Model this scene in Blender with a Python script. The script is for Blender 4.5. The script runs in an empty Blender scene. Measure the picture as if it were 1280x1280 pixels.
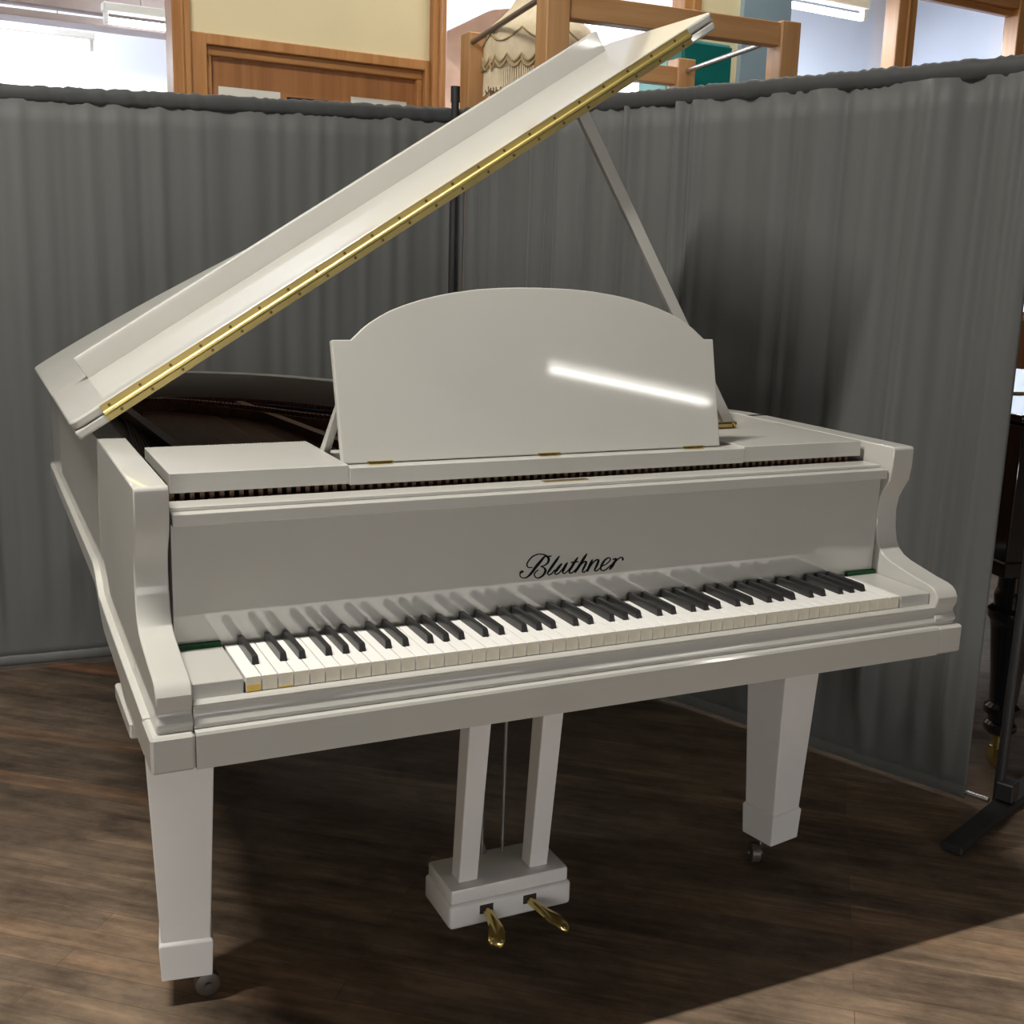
import bpy, bmesh, math, random
from mathutils import Vector, Matrix
random.seed(7)
SC = bpy.context.scene
COL = SC.collection
PI = math.pi

# ------------------------------------------------------------------ materials
def new_mat(name):
    m = bpy.data.materials.new(name); m.use_nodes = True
    nt = m.node_tree; nt.nodes.clear()
    out = nt.nodes.new('ShaderNodeOutputMaterial')
    b = nt.nodes.new('ShaderNodeBsdfPrincipled')
    nt.links.new(b.outputs[0], out.inputs[0])
    return m, nt, b

def ramp(nt, stops):
    r = nt.nodes.new('ShaderNodeValToRGB')
    el = r.color_ramp.elements
    while len(el) < len(stops): el.new(0.5)
    for e, (p, c) in zip(el, stops):
        e.position = p; e.color = (*c, 1)
    return r

def noise(nt, scale=(1, 1, 1), s=5, detail=4, rough=.5, coord='Object', rot=(0, 0, 0)):
    tc = nt.nodes.new('ShaderNodeTexCoord'); mp = nt.nodes.new('ShaderNodeMapping')
    mp.inputs['Scale'].default_value = scale; mp.inputs['Rotation'].default_value = rot
    nt.links.new(tc.outputs[coord], mp.inputs[0])
    n = nt.nodes.new('ShaderNodeTexNoise')
    n.inputs['Scale'].default_value = s; n.inputs['Detail'].default_value = detail; n.inputs['Roughness'].default_value = rough
    nt.links.new(mp.outputs[0], n.inputs[0])
    return n

def flat(name, col, rough=.5, metal=0, var=.06, vs=9, bump=0, coat=0, spec=.5, scale=(1, 1, 1)):
    m, nt, b = new_mat(name)
    n = noise(nt, scale, vs)
    r = ramp(nt, [(.3, tuple(c * (1 - var) for c in col)), (.7, tuple(min(1, c * (1 + var)) for c in col))])
    nt.links.new(n.outputs[0], r.inputs[0]); nt.links.new(r.outputs[0], b.inputs['Base Color'])
    b.inputs['Roughness'].default_value = rough; b.inputs['Metallic'].default_value = metal
    b.inputs['Coat Weight'].default_value = coat; b.inputs['Coat Roughness'].default_value = .06
    b.inputs['Specular IOR Level'].default_value = spec
    if bump:
        bp = nt.nodes.new('ShaderNodeBump'); bp.inputs['Strength'].default_value = bump; bp.inputs['Distance'].default_value = .002
        n2 = noise(nt, (1, 1, 1), 160, 2); nt.links.new(n2.outputs[0], bp.inputs['Height']); nt.links.new(bp.outputs[0], b.inputs['Normal'])
    return m

def wood(name, c1, c2, grain=(1, 1, .06), rough=.42, s=30):
    m, nt, b = new_mat(name)
    n = noise(nt, grain, s, 6, .6); r = ramp(nt, [(.35, c1), (.65, c2)])
    nt.links.new(n.outputs[0], r.inputs[0]); nt.links.new(r.outputs[0], b.inputs['Base Color'])
    b.inputs['Roughness'].default_value = rough
    return m

def emit(name, col, strength):
    m, nt, b = new_mat(name)
    b.inputs['Base Color'].default_value = (.9, .9, .9, 1)
    b.inputs['Emission Color'].default_value = (*col, 1); b.inputs['Emission Strength'].default_value = strength
    return m

def piano_paint(name, col, rough=.42):
    m, nt, b = new_mat(name)
    n = noise(nt, (1, 1, 1), 6, 3); r = ramp(nt, [(.3, tuple(c * .975 for c in col)), (.7, tuple(c * 1.02 for c in col))])
    nt.links.new(n.outputs[0], r.inputs[0]); nt.links.new(r.outputs[0], b.inputs['Base Color'])
    b.inputs['Roughness'].default_value = rough
    b.inputs['Coat Weight'].default_value = .7; b.inputs['Coat Roughness'].default_value = .045; b.inputs['Coat IOR'].default_value = 1.6; b.inputs['Specular IOR Level'].default_value = .15
    bp = nt.nodes.new('ShaderNodeBump'); bp.inputs['Strength'].default_value = .03; bp.inputs['Distance'].default_value = .001
    n2 = noise(nt, (1, 1, 1), 130, 2); nt.links.new(n2.outputs[0], bp.inputs['Height'])
    nt.links.new(bp.outputs[0], b.inputs['Normal'])
    return m

def floor_material():
    m, nt, b = new_mat('floor_boards')
    tc = nt.nodes.new('ShaderNodeTexCoord'); mp = nt.nodes.new('ShaderNodeMapping')
    mp.inputs['Rotation'].default_value = (0, 0, math.radians(40))
    nt.links.new(tc.outputs['Object'], mp.inputs[0])
    br = nt.nodes.new('ShaderNodeTexBrick')
    br.offset = .37; br.squash = 1
    br.inputs['Scale'].default_value = 1; br.inputs['Brick Width'].default_value = 1.45; br.inputs['Row Height'].default_value = .062
    br.inputs['Mortar Size'].default_value = .0009; br.inputs['Mortar Smooth'].default_value = .6; br.inputs['Bias'].default_value = 0
    br.inputs['Color1'].default_value = (0, 0, 0, 1); br.inputs['Color2'].default_value = (1, 1, 1, 1); br.inputs['Mortar'].default_value = (.5, .5, .5, 1)
    nt.links.new(mp.outputs[0], br.inputs[0])
    tone = ramp(nt, [(0, (.098, .070, .049)), (.35, (.130, .094, .065)), (.72, (.162, .116, .078)), (.92, (.185, .120, .074)), (1, (.26, .112, .052))])
    nt.links.new(br.outputs['Color'], tone.inputs[0])
    mp2 = nt.nodes.new('ShaderNodeMapping'); mp2.inputs['Scale'].default_value = (1.6, 16, 1)
    nt.links.new(mp.outputs[0], mp2.inputs[0])
    g = nt.nodes.new('ShaderNodeTexNoise'); g.inputs['Scale'].default_value = 2.2; g.inputs['Detail'].default_value = 7; g.inputs['Roughness'].default_value = .66
    nt.links.new(mp2.outputs[0], g.inputs[0])
    gr = ramp(nt, [(.3, (.42, .40, .38)), (.5, (.9, .9, .9)), (.70, (1.6, 1.55, 1.5))]); nt.links.new(g.outputs[0], gr.inputs[0])
    mx = nt.nodes.new('ShaderNodeMix'); mx.data_type = 'RGBA'; mx.blend_type = 'MULTIPLY'; mx.inputs[0].default_value = 1
    nt.links.new(tone.outputs[0], mx.inputs[6]); nt.links.new(gr.outputs[0], mx.inputs[7])
    # worn, scuffed patches
    w = nt.nodes.new('ShaderNodeTexNoise'); w.inputs['Scale'].default_value = 2.6; w.inputs['Detail'].default_value = 8; w.inputs['Roughness'].default_value = .7
    nt.links.new(mp.outputs[0], w.inputs[0])
    wr = ramp(nt, [(.42, (0, 0, 0)), (.66, (.75, .75, .75))]); nt.links.new(w.outputs[0], wr.inputs[0])
    mx2 = nt.nodes.new('ShaderNodeMix'); mx2.data_type = 'RGBA'
    nt.links.new(wr.outputs[0], mx2.inputs[0]); nt.links.new(mx.outputs[2], mx2.inputs[6]); mx2.inputs[7].default_value = (.19, .139, .096, 1)
    bl = nt.nodes.new('ShaderNodeTexNoise'); bl.inputs['Scale'].default_value = 1; bl.inputs['Detail'].default_value = 9; bl.inputs['Roughness'].default_value = .72
    mpb = nt.nodes.new('ShaderNodeMapping'); mpb.inputs['Scale'].default_value = (4.5, 9, 1); mpb.inputs['Location'].default_value = (3.1, 1.7, 0)
    nt.links.new(mp.outputs[0], mpb.inputs[0]); nt.links.new(mpb.outputs[0], bl.inputs[0])
    blr = ramp(nt, [(.32, (.52, .51, .50)), (.5, (.97, .97, .97)), (.66, (1.35, 1.33, 1.30))]); nt.links.new(bl.outputs[0], blr.inputs[0])
    mxb = nt.nodes.new('ShaderNodeMix'); mxb.data_type = 'RGBA'; mxb.blend_type = 'MULTIPLY'; mxb.inputs[0].default_value = 1
    nt.links.new(mx2.outputs[2], mxb.inputs[6]); nt.links.new(blr.outputs[0], mxb.inputs[7]); mx2 = mxb
    mx3 = nt.nodes.new('ShaderNodeMix'); mx3.data_type = 'RGBA'; mx3.inputs[7].default_value = (.075, .056, .042, 1)
    nt.links.new(br.outputs['Fac'], mx3.inputs[0]); nt.links.new(mx2.outputs[2], mx3.inputs[6])
    # a broad paler zone on the open floor to the front right of the room
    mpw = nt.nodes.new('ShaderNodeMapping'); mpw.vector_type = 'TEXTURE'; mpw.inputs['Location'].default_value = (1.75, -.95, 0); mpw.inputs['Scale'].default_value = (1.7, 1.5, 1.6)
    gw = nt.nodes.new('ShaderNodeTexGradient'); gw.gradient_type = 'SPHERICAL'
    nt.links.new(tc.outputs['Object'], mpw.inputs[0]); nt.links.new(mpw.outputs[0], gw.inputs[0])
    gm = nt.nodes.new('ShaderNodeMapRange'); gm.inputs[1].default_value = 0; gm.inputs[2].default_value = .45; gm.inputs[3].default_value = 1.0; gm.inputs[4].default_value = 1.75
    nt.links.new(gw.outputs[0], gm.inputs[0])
    # the boards turn darker towards the back of the hall
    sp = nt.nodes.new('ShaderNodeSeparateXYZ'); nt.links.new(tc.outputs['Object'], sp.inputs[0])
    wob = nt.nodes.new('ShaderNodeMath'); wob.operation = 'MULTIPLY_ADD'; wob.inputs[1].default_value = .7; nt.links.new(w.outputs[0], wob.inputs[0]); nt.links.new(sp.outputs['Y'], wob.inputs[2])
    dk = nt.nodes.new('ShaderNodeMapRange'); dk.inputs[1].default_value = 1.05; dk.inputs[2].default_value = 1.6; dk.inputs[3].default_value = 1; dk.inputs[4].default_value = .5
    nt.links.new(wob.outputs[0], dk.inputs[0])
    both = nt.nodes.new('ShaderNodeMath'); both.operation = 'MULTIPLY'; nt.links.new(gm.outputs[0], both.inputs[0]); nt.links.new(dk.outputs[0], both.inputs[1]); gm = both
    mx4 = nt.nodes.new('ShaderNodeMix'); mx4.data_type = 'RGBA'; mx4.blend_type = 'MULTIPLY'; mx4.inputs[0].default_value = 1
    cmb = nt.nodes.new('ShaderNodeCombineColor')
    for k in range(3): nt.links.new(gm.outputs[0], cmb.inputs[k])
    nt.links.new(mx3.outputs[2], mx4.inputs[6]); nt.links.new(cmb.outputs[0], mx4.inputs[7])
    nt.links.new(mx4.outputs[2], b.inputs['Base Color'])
    rr = nt.nodes.new('ShaderNodeMapRange'); rr.inputs[3].default_value = .5; rr.inputs[4].default_value = .72
    nt.links.new(g.outputs[0], rr.inputs[0]); nt.links.new(rr.outputs[0], b.inputs['Roughness'])
    b.inputs['Specular IOR Level'].default_value = .25
    bp = nt.nodes.new('ShaderNodeBump'); bp.inputs['Strength'].default_value = .25; bp.inputs['Distance'].default_value = .003
    nt.links.new(g.outputs[0], bp.inputs['Height']); nt.links.new(bp.outputs[0], b.inputs['Normal'])
    return m

def curtain_material(name, col):
    m, nt, b = new_mat(name)
    n = noise(nt, (1, 1, .05), 14, 4); r = ramp(nt, [(.3, tuple(c * .9 for c in col)), (.7, tuple(c * 1.1 for c in col))])
    nt.links.new(n.outputs[0], r.inputs[0]); nt.links.new(r.outputs[0], b.inputs['Base Color'])
    b.inputs['Roughness'].default_value = .62; b.inputs['Specular IOR Level'].default_value = .3
    b.inputs['Sheen Weight'].default_value = .15
    return m

def glass_material():
    m, nt, b = new_mat('window_glass')
    nt.nodes.remove(b)
    tr = nt.nodes.new('ShaderNodeBsdfTransparent'); gl = nt.nodes.new('ShaderNodeBsdfGlossy'); gl.inputs['Roughness'].default_value = .02
    lw = nt.nodes.new('ShaderNodeLayerWeight'); lw.inputs[0].default_value = .5
    fr = nt.nodes.new('ShaderNodeMath'); fr.operation = 'MULTIPLY_ADD'; fr.inputs[1].default_value = .22; fr.inputs[2].default_value = .02; nt.links.new(lw.outputs['Facing'], fr.inputs[0])
    mx = nt.nodes.new('ShaderNodeMixShader'); nt.links.new(fr.outputs[0], mx.inputs[0])
    nt.links.new(tr.outputs[0], mx.inputs[1]); nt.links.new(gl.outputs[0], mx.inputs[2])
    nt.links.new(mx.outputs[0], nt.nodes['Material Output'].inputs[0])
    return m

M = {}
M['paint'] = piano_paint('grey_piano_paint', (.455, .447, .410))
M['paint_gloss'] = piano_paint('polished_fallboard_paint', (.44, .432, .395))
for n_ in M['paint_gloss'].node_tree.nodes:
    if n_.type == 'BSDF_PRINCIPLED': n_.inputs['Coat IOR'].default_value = 2.3; n_.inputs['Coat Weight'].default_value = 1; n_.inputs['Coat Roughness'].default_value = .03
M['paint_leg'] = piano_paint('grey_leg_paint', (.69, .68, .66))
M['inner'] = flat('inner_rim_paint', (.20, .19, .175), .5)
M['brass'] = flat('brass', (.62, .49, .19), .24, 1, .05, 5)
M['brass_knuckle'] = flat('brass_knuckle', (.80, .66, .24), .38, 1, .03, 5)
M['brass_leaf'] = flat('brass_leaf', (.46, .37, .15), .55, 1, .12, 9)
M['brass_dark'] = flat('aged_brass', (.48, .36, .15), .3, 1, .15, 12)
M['screw'] = flat('dark_screw', (.10, .07, .03), .4, .8)
M['ivory'] = flat('white_key_top', (.78, .77, .73), .3, 0, .03)
M['key_front'] = flat('key_front', (.68, .63, .51), .45, 0, .08, 40)
M['key_yellow'] = flat('old_glue', (.62, .42, .07), .5, 0, .12, 80)
M['ebony'] = flat('black_key', (.022, .021, .021), .33, 0, .2)
M['felt'] = flat('green_felt', (.015, .085, .03), .95, 0, .25, 120)
M['ink'] = flat('black_lettering', (.003, .003, .0035), .7, spec=.1)
M['iron'] = flat('bronzed_iron', (.13, .065, .03), .4, .5, .2)
M['soundboard'] = wood('soundboard_wood', (.10, .055, .028), (.15, .085, .045), (.06, 1, 1))
M['string'] = flat('copper_string', (.20, .09, .05), .35, .8)
M['blue_felt'] = flat('blue_felt', (.03, .035, .09), .95)
M['hammer'] = flat('hammer_wood', (.16, .085, .05), .6, 0, .25, 50)
M['dark'] = flat('dark_wood', (.02, .016, .014), .7)
M['caster'] = flat('dull_caster', (.10, .085, .07), .45, .4)
M['steel'] = flat('steel', (.55, .55, .55), .25, 1)
M['steel_dark'] = flat('dull_steel', (.22, .21, .20), .4, .8)
M['black_metal'] = flat('black_metal', (.022, .022, .023), .45, .2)
M['black_gloss'] = flat('black_lacquer', (.006, .006, .007), .09, 0, .1, coat=.8)
M['curtain'] = curtain_material('grey_curtain', (.088, .091, .087))
M['curtain_top'] = curtain_material('charcoal_curtain', (.038, .040, .040))
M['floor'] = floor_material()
M['housing'] = flat('white_housing', (.75, .75, .73), .5)
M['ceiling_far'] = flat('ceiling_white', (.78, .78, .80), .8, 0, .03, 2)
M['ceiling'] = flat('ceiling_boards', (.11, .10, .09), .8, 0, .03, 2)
M['cream'] = flat('cream_wall', (.72, .62, .38), .75, 0, .03, 3, .15)
M['hall_wall'] = flat('hall_wall', (.20, .185, .155), .8, 0, .04, 2)
M['white_wall'] = flat('white_wall', (.74, .79, .90), .8, 0, .05, 1.5)
M['pink'] = flat('pink_brick', (.66, .43, .34), .8, 0, .12, 6)
M['blue_wall'] = flat('blue_grey_wall', (.24, .33, .38), .75, 0, .06, 4)
M['beam'] = flat('mauve_beam', (.42, .35, .34), .7)
M['trim'] = wood('honey_trim', (.36, .16, .05), (.48, .235, .085))
M['trim_h'] = wood('honey_trim_rail', (.36, .16, .05), (.48, .235, .085), (.06, 1, 1))
M['door'] = wood('door_veneer', (.30, .125, .043), (.42, .19, .07), (1, 1, .03), s=22)
M['rack'] = wood('oak_post', (.40, .205, .08), (.50, .28, .125))
M['rack_h'] = wood('oak_rail', (.40, .205, .08), (.50, .28, .125), (.06, 1, 1))
M['panel'] = wood('wall_panelling', (.16, .06, .02), (.25, .10, .035))
M['shade'] = flat('cream_shade', (.72, .62, .44), .8, 0, .08, 30)
M['trim_gold'] = flat('shade_braid', (.50, .39, .22), .8)
M['paper'] = flat('paper', (.66, .65, .58), .8)
M['teal'] = flat('teal_board', (.0, .14, .125), .5, 0, .1, 5)
M['teal_light'] = flat('teal_side', (.13, .34, .32), .5, 0, .1, 5)
M['glass'] = glass_material()

# ------------------------------------------------------------------ mesh helpers
def bx(bm, x0, x1, y0, y1, z0, z1, bev=0, mi=0, seg=1):
    vs = [bm.verts.new(p) for p in ((x0, y0, z0), (x1, y0, z0), (x1, y1, z0), (x0, y1, z0), (x0, y0, z1), (x1, y0, z1), (x1, y1, z1), (x0, y1, z1))]
    fs = [bm.faces.new([vs[i] for i in q]) for q in ((0, 3, 2, 1), (4, 5, 6, 7), (0, 1, 5, 4), (1, 2, 6, 5), (2, 3, 7, 6), (3, 0, 4, 7))]
    for f in fs: f.material_index = mi
    if bev:
        es = list({e for f in fs for e in f.edges})
        bmesh.ops.bevel(bm, geom=es, offset=bev, segments=seg, affect='EDGES', profile=.5)
    return fs

def prism(bm, pts, fn, a, b):
    """closed polygon pts extruded from a to b; fn(p, t) -> xyz"""
    A = [bm.verts.new(fn(p, a)) for p in pts]; B = [bm.verts.new(fn(p, b)) for p in pts]
    n = len(pts)
    bm.faces.new(A); bm.faces.new(B[::-1])
    for i in range(n):
        j = (i + 1) % n
        bm.faces.new((A[i], B[i], B[j], A[j]))
    bmesh.ops.recalc_face_normals(bm, faces=bm.faces)

def tube(bm, pts, r, n=10, cap=True):
    rings = []
    rr = r if isinstance(r, (list, tuple)) else [r] * len(pts)
    P = [Vector(p) for p in pts]
    up = None
    for i, p in enumerate(P):
        d = (P[min(i + 1, len(P) - 1)] - P[max(i - 1, 0)]).normalized()
        if up is None:
            up = Vector((0, 0, 1)) if abs(d.z) < .9 else Vector((1, 0, 0))
        u = d.cross(up).normalized(); v = u.cross(d).normalized(); up = v
        rings.append([bm.verts.new(p + (u * math.cos(2 * PI * k / n) + v * math.sin(2 * PI * k / n)) * rr[i]) for k in range(n)])
    for a, b in zip(rings, rings[1:]):
        for k in range(n):
            bm.faces.new((a[k], a[(k + 1) % n], b[(k + 1) % n], b[k]))
    if cap:
        bm.faces.new(rings[0][::-1]); bm.faces.new(rings[-1])
    bmesh.ops.recalc_face_normals(bm, faces=bm.faces)

def lathe(bm, prof, n=24, c=(0, 0, 0)):
    rings = []
    for r, z in prof:
        rings.append([bm.verts.new((c[0] + r * math.cos(2 * PI * k / n), c[1] + r * math.sin(2 * PI * k / n), c[2] + z)) for k in range(n)])
    for a, b in zip(rings, rings[1:]):
        for k in range(n):
            bm.faces.new((a[k], a[(k + 1) % n], b[(k + 1) % n], b[k]))
    bm.faces.new(rings[0][::-1]); bm.faces.new(rings[-1])
    bmesh.ops.recalc_face_normals(bm, faces=bm.faces)

def bar(bm, p, q, w, h, up=(0, 0, 1)):
    """rectangular bar from p to q, w across, h along up"""
    p, q = Vector(p), Vector(q); d = (q - p).normalized(); u = d.cross(Vector(up)).normalized(); v = u.cross(d).normalized()
    c = [(-w / 2, -h / 2), (w / 2, -h / 2), (w / 2, h / 2), (-w / 2, h / 2)]
    A = [bm.verts.new(p + u * a + v * b) for a, b in c]; B = [bm.verts.new(q + u * a + v * b) for a, b in c]
    bm.faces.new(A); bm.faces.new(B[::-1])
    for i in range(4): bm.faces.new((A[i], B[i], B[(i + 1) % 4], A[(i + 1) % 4]))
    bmesh.ops.recalc_face_normals(bm, faces=bm.faces)

def obj(name, bm, mats, parent=None, smooth=None, bevel=0):
    me = bpy.data.meshes.new(name)
    bm.to_mesh(me); bm.free()
    for m in (mats if isinstance(mats, (list, tuple)) else [mats]): me.materials.append(M[m] if isinstance(m, str) else m)
    if smooth:
        for p in me.polygons: p.use_smooth = True
        me.set_sharp_from_angle(angle=math.radians(smooth))
    o = bpy.data.objects.new(name, me); COL.objects.link(o)
    if parent: o.parent = parent
    if bevel:
        md = o.modifiers.new('Bevel', 'BEVEL'); md.width = bevel; md.segments = 2; md.limit_method = 'ANGLE'; md.angle_limit = math.radians(35)
    return o

def box(name, x0, x1, y0, y1, z0, z1, mat, parent=None, bev=0):
    bm = bmesh.new(); bx(bm, x0, x1, y0, y1, z0, z1, bev)
    return obj(name, bm, mat, parent)

def tag(o, label, cat, group=None, kind=None):
    o['label'] = label; o['category'] = cat
    if group: o['group'] = group
    if kind: o['kind'] = kind
    return o

def thing(name, label, cat, loc=(0, 0, 0), rz=0, group=None):
    o = bpy.data.objects.new(name, None); COL.objects.link(o)
    o.empty_display_size = .1
    o.location = loc; o.rotation_euler = (0, 0, rz)
    return tag(o, label, cat, group)

def struct(o):
    o['kind'] = 'structure'; return o

def dup(root, loc, rz, label=None):
    r = root.copy(); COL.objects.link(r); r.location = loc; r.rotation_euler = (0, 0, rz)
    if label: r['label'] = label
    for ch in list(root.children):
        c = ch.copy(); COL.objects.link(c); c.parent = r
        for g in ch.children:
            d = g.copy(); COL.objects.link(d); d.parent = c
    return r

def catmull(pts, n=6):
    out = []
    for i in range(len(pts) - 1):
        p0, p1, p2, p3 = pts[max(i - 1, 0)], pts[i], pts[i + 1], pts[min(i + 2, len(pts) - 1)]
        for k in range(n):
            t = k / n
            out.append(tuple(.5 * (2 * b + (c - a) * t + (2 * a - 5 * b + 4 * c - d) * t * t + (3 * b - a - 3 * c + d) * t ** 3) for a, b, c, d in zip(p0, p1, p2, p3)))
    out.append(tuple(pts[-1]))
    return out
# ------------------------------------------------------------------ white grand piano
# piano axes: x along the keyboard from the lowest key, y towards the tail, z up from the floor
piano = thing('grand_piano', 'pale grey grand piano with raised lid, brass lid hinge and arched music desk', 'piano', (0, 0, 0))
XL0, XL1 = -.127, -.077          # left cheek
XR0, XR1 = 1.298, 1.350          # right cheek

# outer outline of the case, from the left front round the tail to the right front
tail = catmull([(-.127, 1.80), (-.09, 1.83), (.14, 1.83), (.31, 1.79), (.46, 1.69), (.59, 1.53), (.71, 1.34), (.85, 1.14), (1.02, .98), (1.19, .88), (1.30, .78), (1.345, .66)], 5)
outline = [(-.127, .62)] + [(-.127, y) for y in (.68, .9, 1.2, 1.5)] + tail + [(1.350, .60)]

def offset(path, d):
    out = []
    for i, p in enumerate(path):
        a = Vector(path[max(i - 1, 0)]); b = Vector(path[min(i + 1, len(path) - 1)])
        t = (b - a).normalized(); n = Vector((-t.y, t.x))     # left of travel = outside
        out.append((p[0] + n.x * d, p[1] + n.y * d))
    return out

def ring_wall(name, path, dout, din, zb, zt, mats, parent, smooth=40, bevel=0):
    """wall following path; zb / zt may be functions of (x, y)"""
    bm = bmesh.new()
    O = offset(path, dout); I = offset(path, din)
    f = lambda z, p: z(p) if callable(z) else z
    rows = []
    for o, i, p in zip(O, I, path):
        rows.append([bm.verts.new((*o, f(zb, p))), bm.verts.new((*o, f(zt, p))), bm.verts.new((*i, f(zt, p))), bm.verts.new((*i, f(zb, p)))])
    for a, b in zip(rows, rows[1:]):
        for k in range(4):
            fc = bm.faces.new((a[k], b[k], b[(k + 1) % 4], a[(k + 1) % 4]))
            fc.material_index = 1 if (k == 2 and len(mats) > 1) else 0
    bm.faces.new(rows[0]); bm.faces.new(rows[-1][::-1])
    bmesh.ops.recalc_face_normals(bm, faces=bm.faces)
    return obj(name, bm, mats, parent, smooth, bevel)

ring_wall('rim', outline, 0, -.046, .70, .983, ['paint'], piano, bevel=.0015)

# lower moulding that wraps the case: a ledge that steps down towards the keyboard
def zt_m(p):
    y = p[1]
    T = [(-1, .664), (-.03, .664), (.295, .677), (.52, .688), (.60, .694), (.645, .722), (.69, .735), (3, .735)]
    for (a, za), (b, zb_) in zip(T, T[1:]):
        if y <= b: return za + (zb_ - za) * (y - a) / (b - a)
def zb_m(p):
    y = p[1]
    T = [(-1, .610), (.22, .610), (.32, .632), (.54, .645), (.60, .672), (.65, .699), (1.1, .704), (3, .706)]
    for (a, za), (b, zb_) in zip(T, T[1:]):
        if y <= b: return za + (zb_ - za) * (y - a) / (b - a)
ys_ = [.045, .12, .2, .26, .32, .4, .48, .53, .56, .60, .62, .645, .67, .69, .72, .9, 1.2, 1.5]
mould = [(-.127, y) for y in ys_] + tail + [(1.350, y) for y in (.64, .62, .60, .56, .53, .48, .4, .32, .26, .2, .12, .045)]
ring_wall('base_moulding', mould, .0105, -.048, zb_m, zt_m, ['paint'], piano, 30, .002)

# cheeks with their scrolled fronts
CH = [(.62, .983), (.135, .983), (.131, .979), (.131, .945), (.135, .916), (.147, .896), (.157, .876), (.161, .850), (.158, .815), (.151, .789),
      (.142, .775), (.128, .765), (.108, .758), (.070, .750), (.035, .743), (.008, .739), (-.005, .735), (-.014, .728), (-.0195, .718), (-.0195, .708), (-.016, .699), (-.0125, .693), (-.0125, .688), (-.0165, .684), (-.020, .678), (-.020, .672), (-.016, .669), (-.016, .66), (.62, .66)]
for x0, x1 in ((XL0, XL1), (XR0, XR1)):
    bm = bmesh.new(); prism(bm, CH, lambda p, t: (t, p[0], p[1]), x0, x1)
    obj('cheek', bm, 'paint', piano, 28, .0022)
# cheek feet: blocks either side of the keyslip
for x0, x1 in ((-.1375, -.0770), (1.3010, 1.3605)):
    box('cheek_block', x0, x1, -.0305, .05, .610, .664, 'paint', piano, .004)

# keyslip with its fascia, groove, cove and top bead
KS = [(.06, .610), (-.030, .610), (-.0305, .6600), (-.0285, .6642), (-.0172, .6660), (-.0172, .6685), (-.0198, .6700), (-.0198, .6725), (-.0162, .6790), (-.0142, .6860), (-.0138, .6940), (-.0160, .6975), (-.0160, .7000), (-.0130, .7025), (.06, .7025)]
bm = bmesh.new(); prism(bm, KS, lambda p, t: (t, p[0], p[1]), -.0762, 1.3003)
obj('keyslip', bm, 'paint', piano, 22)
# key bed and bottom boards
box('key_bed', -.075, 1.298, .06, .62, .612, .69, 'paint', piano)
box('belly_rail', -.078, 1.302, .60, .665, .612, .83, 'soundboard', piano)
bm = bmesh.new()
inner = offset(outline, -.040)
prism(bm, inner, lambda p, t: (p[0], p[1], t), .80, .815)
obj('soundboard', bm, 'soundboard', piano)

# key blocks and felt strips
for x0, x1 in ((-.0745, -.0022), (1.2247, 1.2965)):
    box('key_block', x0, x1, .0, .1475, .69, .7255, 'paint', piano, .0015)
for x0, x1 in ((-.0745, -.0045), (1.2265, 1.2965)):
    box('felt_strip', x0, x1, .148, .1565, .69, .7325, 'felt', piano)

# keys ------------------------------------------------------------------
def white_key_mesh(kind):
    bm = bmesh.new()
    w = .0220
    bx(bm, 0, w, 0, .152, .7035, .7255, .0004)
    bmesh.ops.recalc_face_normals(bm, faces=bm.faces)
    for f in bm.faces:
        f.material_index = 1 if f.normal.y < -.9 else 0
    if kind:        # bare, yellowed glue where the key front has chipped
        bx(bm, .0008, w - .0008, -.0006, .0004, .7038, .7038 + kind, 0, 2)
    return bm
def black_key_mesh():
    bm = bmesh.new()
    P = [(.048, .7245), (.0515, .7360), (.0545, .7385), (.152, .7385), (.152, .7245)]
    A = []
    for s in (-1, 1):
        A.append([bm.verts.new((s * (.0056 if z < .73 else .0046), y, z)) for y, z in P])
    a, b = A
    bm.faces.new(a[::-1]); bm.faces.new(b)
    for i in range(5): bm.faces.new((a[i], a[(i + 1) % 5], b[(i + 1) % 5], b[i]))
    bmesh.ops.recalc_face_normals(bm, faces=bm.faces)
    bmesh.ops.bevel(bm, geom=list(bm.edges), offset=.0008, segments=2, affect='EDGES')
    return bm
box('key_gap_filler', -.0020, 1.2245, .004, .15, .7032, .7160, 'dark', piano)  # dark filler added so the gaps between keys look shaded
wk = obj('white_key', white_key_mesh(0), ['ivory', 'key_front'], piano)
seq = 'ABCDEFG'
for i in range(52):
    if i in (0, 2):
        o = obj('white_key', white_key_mesh(.0095 if i == 0 else .0022), ['ivory', 'key_front', 'key_yellow'], piano)
        if i == 0: o['label'] = 'lowest white key with yellowed chipped front'
    elif i == 1: o = wk
    else:
        o = wk.copy(); COL.objects.link(o); o.parent = piano
    o.location = (i * .0235 + .00075, 0, 0)
bk = obj('black_key', black_key_mesh(), 'ebony', piano, 40)
bo = {'A': .0025, 'C': -.0025, 'D': .0025, 'F': -.0035, 'G': 0}
first = True
for i in range(51):
    L = seq[i % 7]
    if L in bo:
        o = bk if first else bk.copy()
        if not first: COL.objects.link(o); o.parent = piano
        first = False
        o.location = ((i + 1) * .0235 + bo[L], 0, 0)

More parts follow.
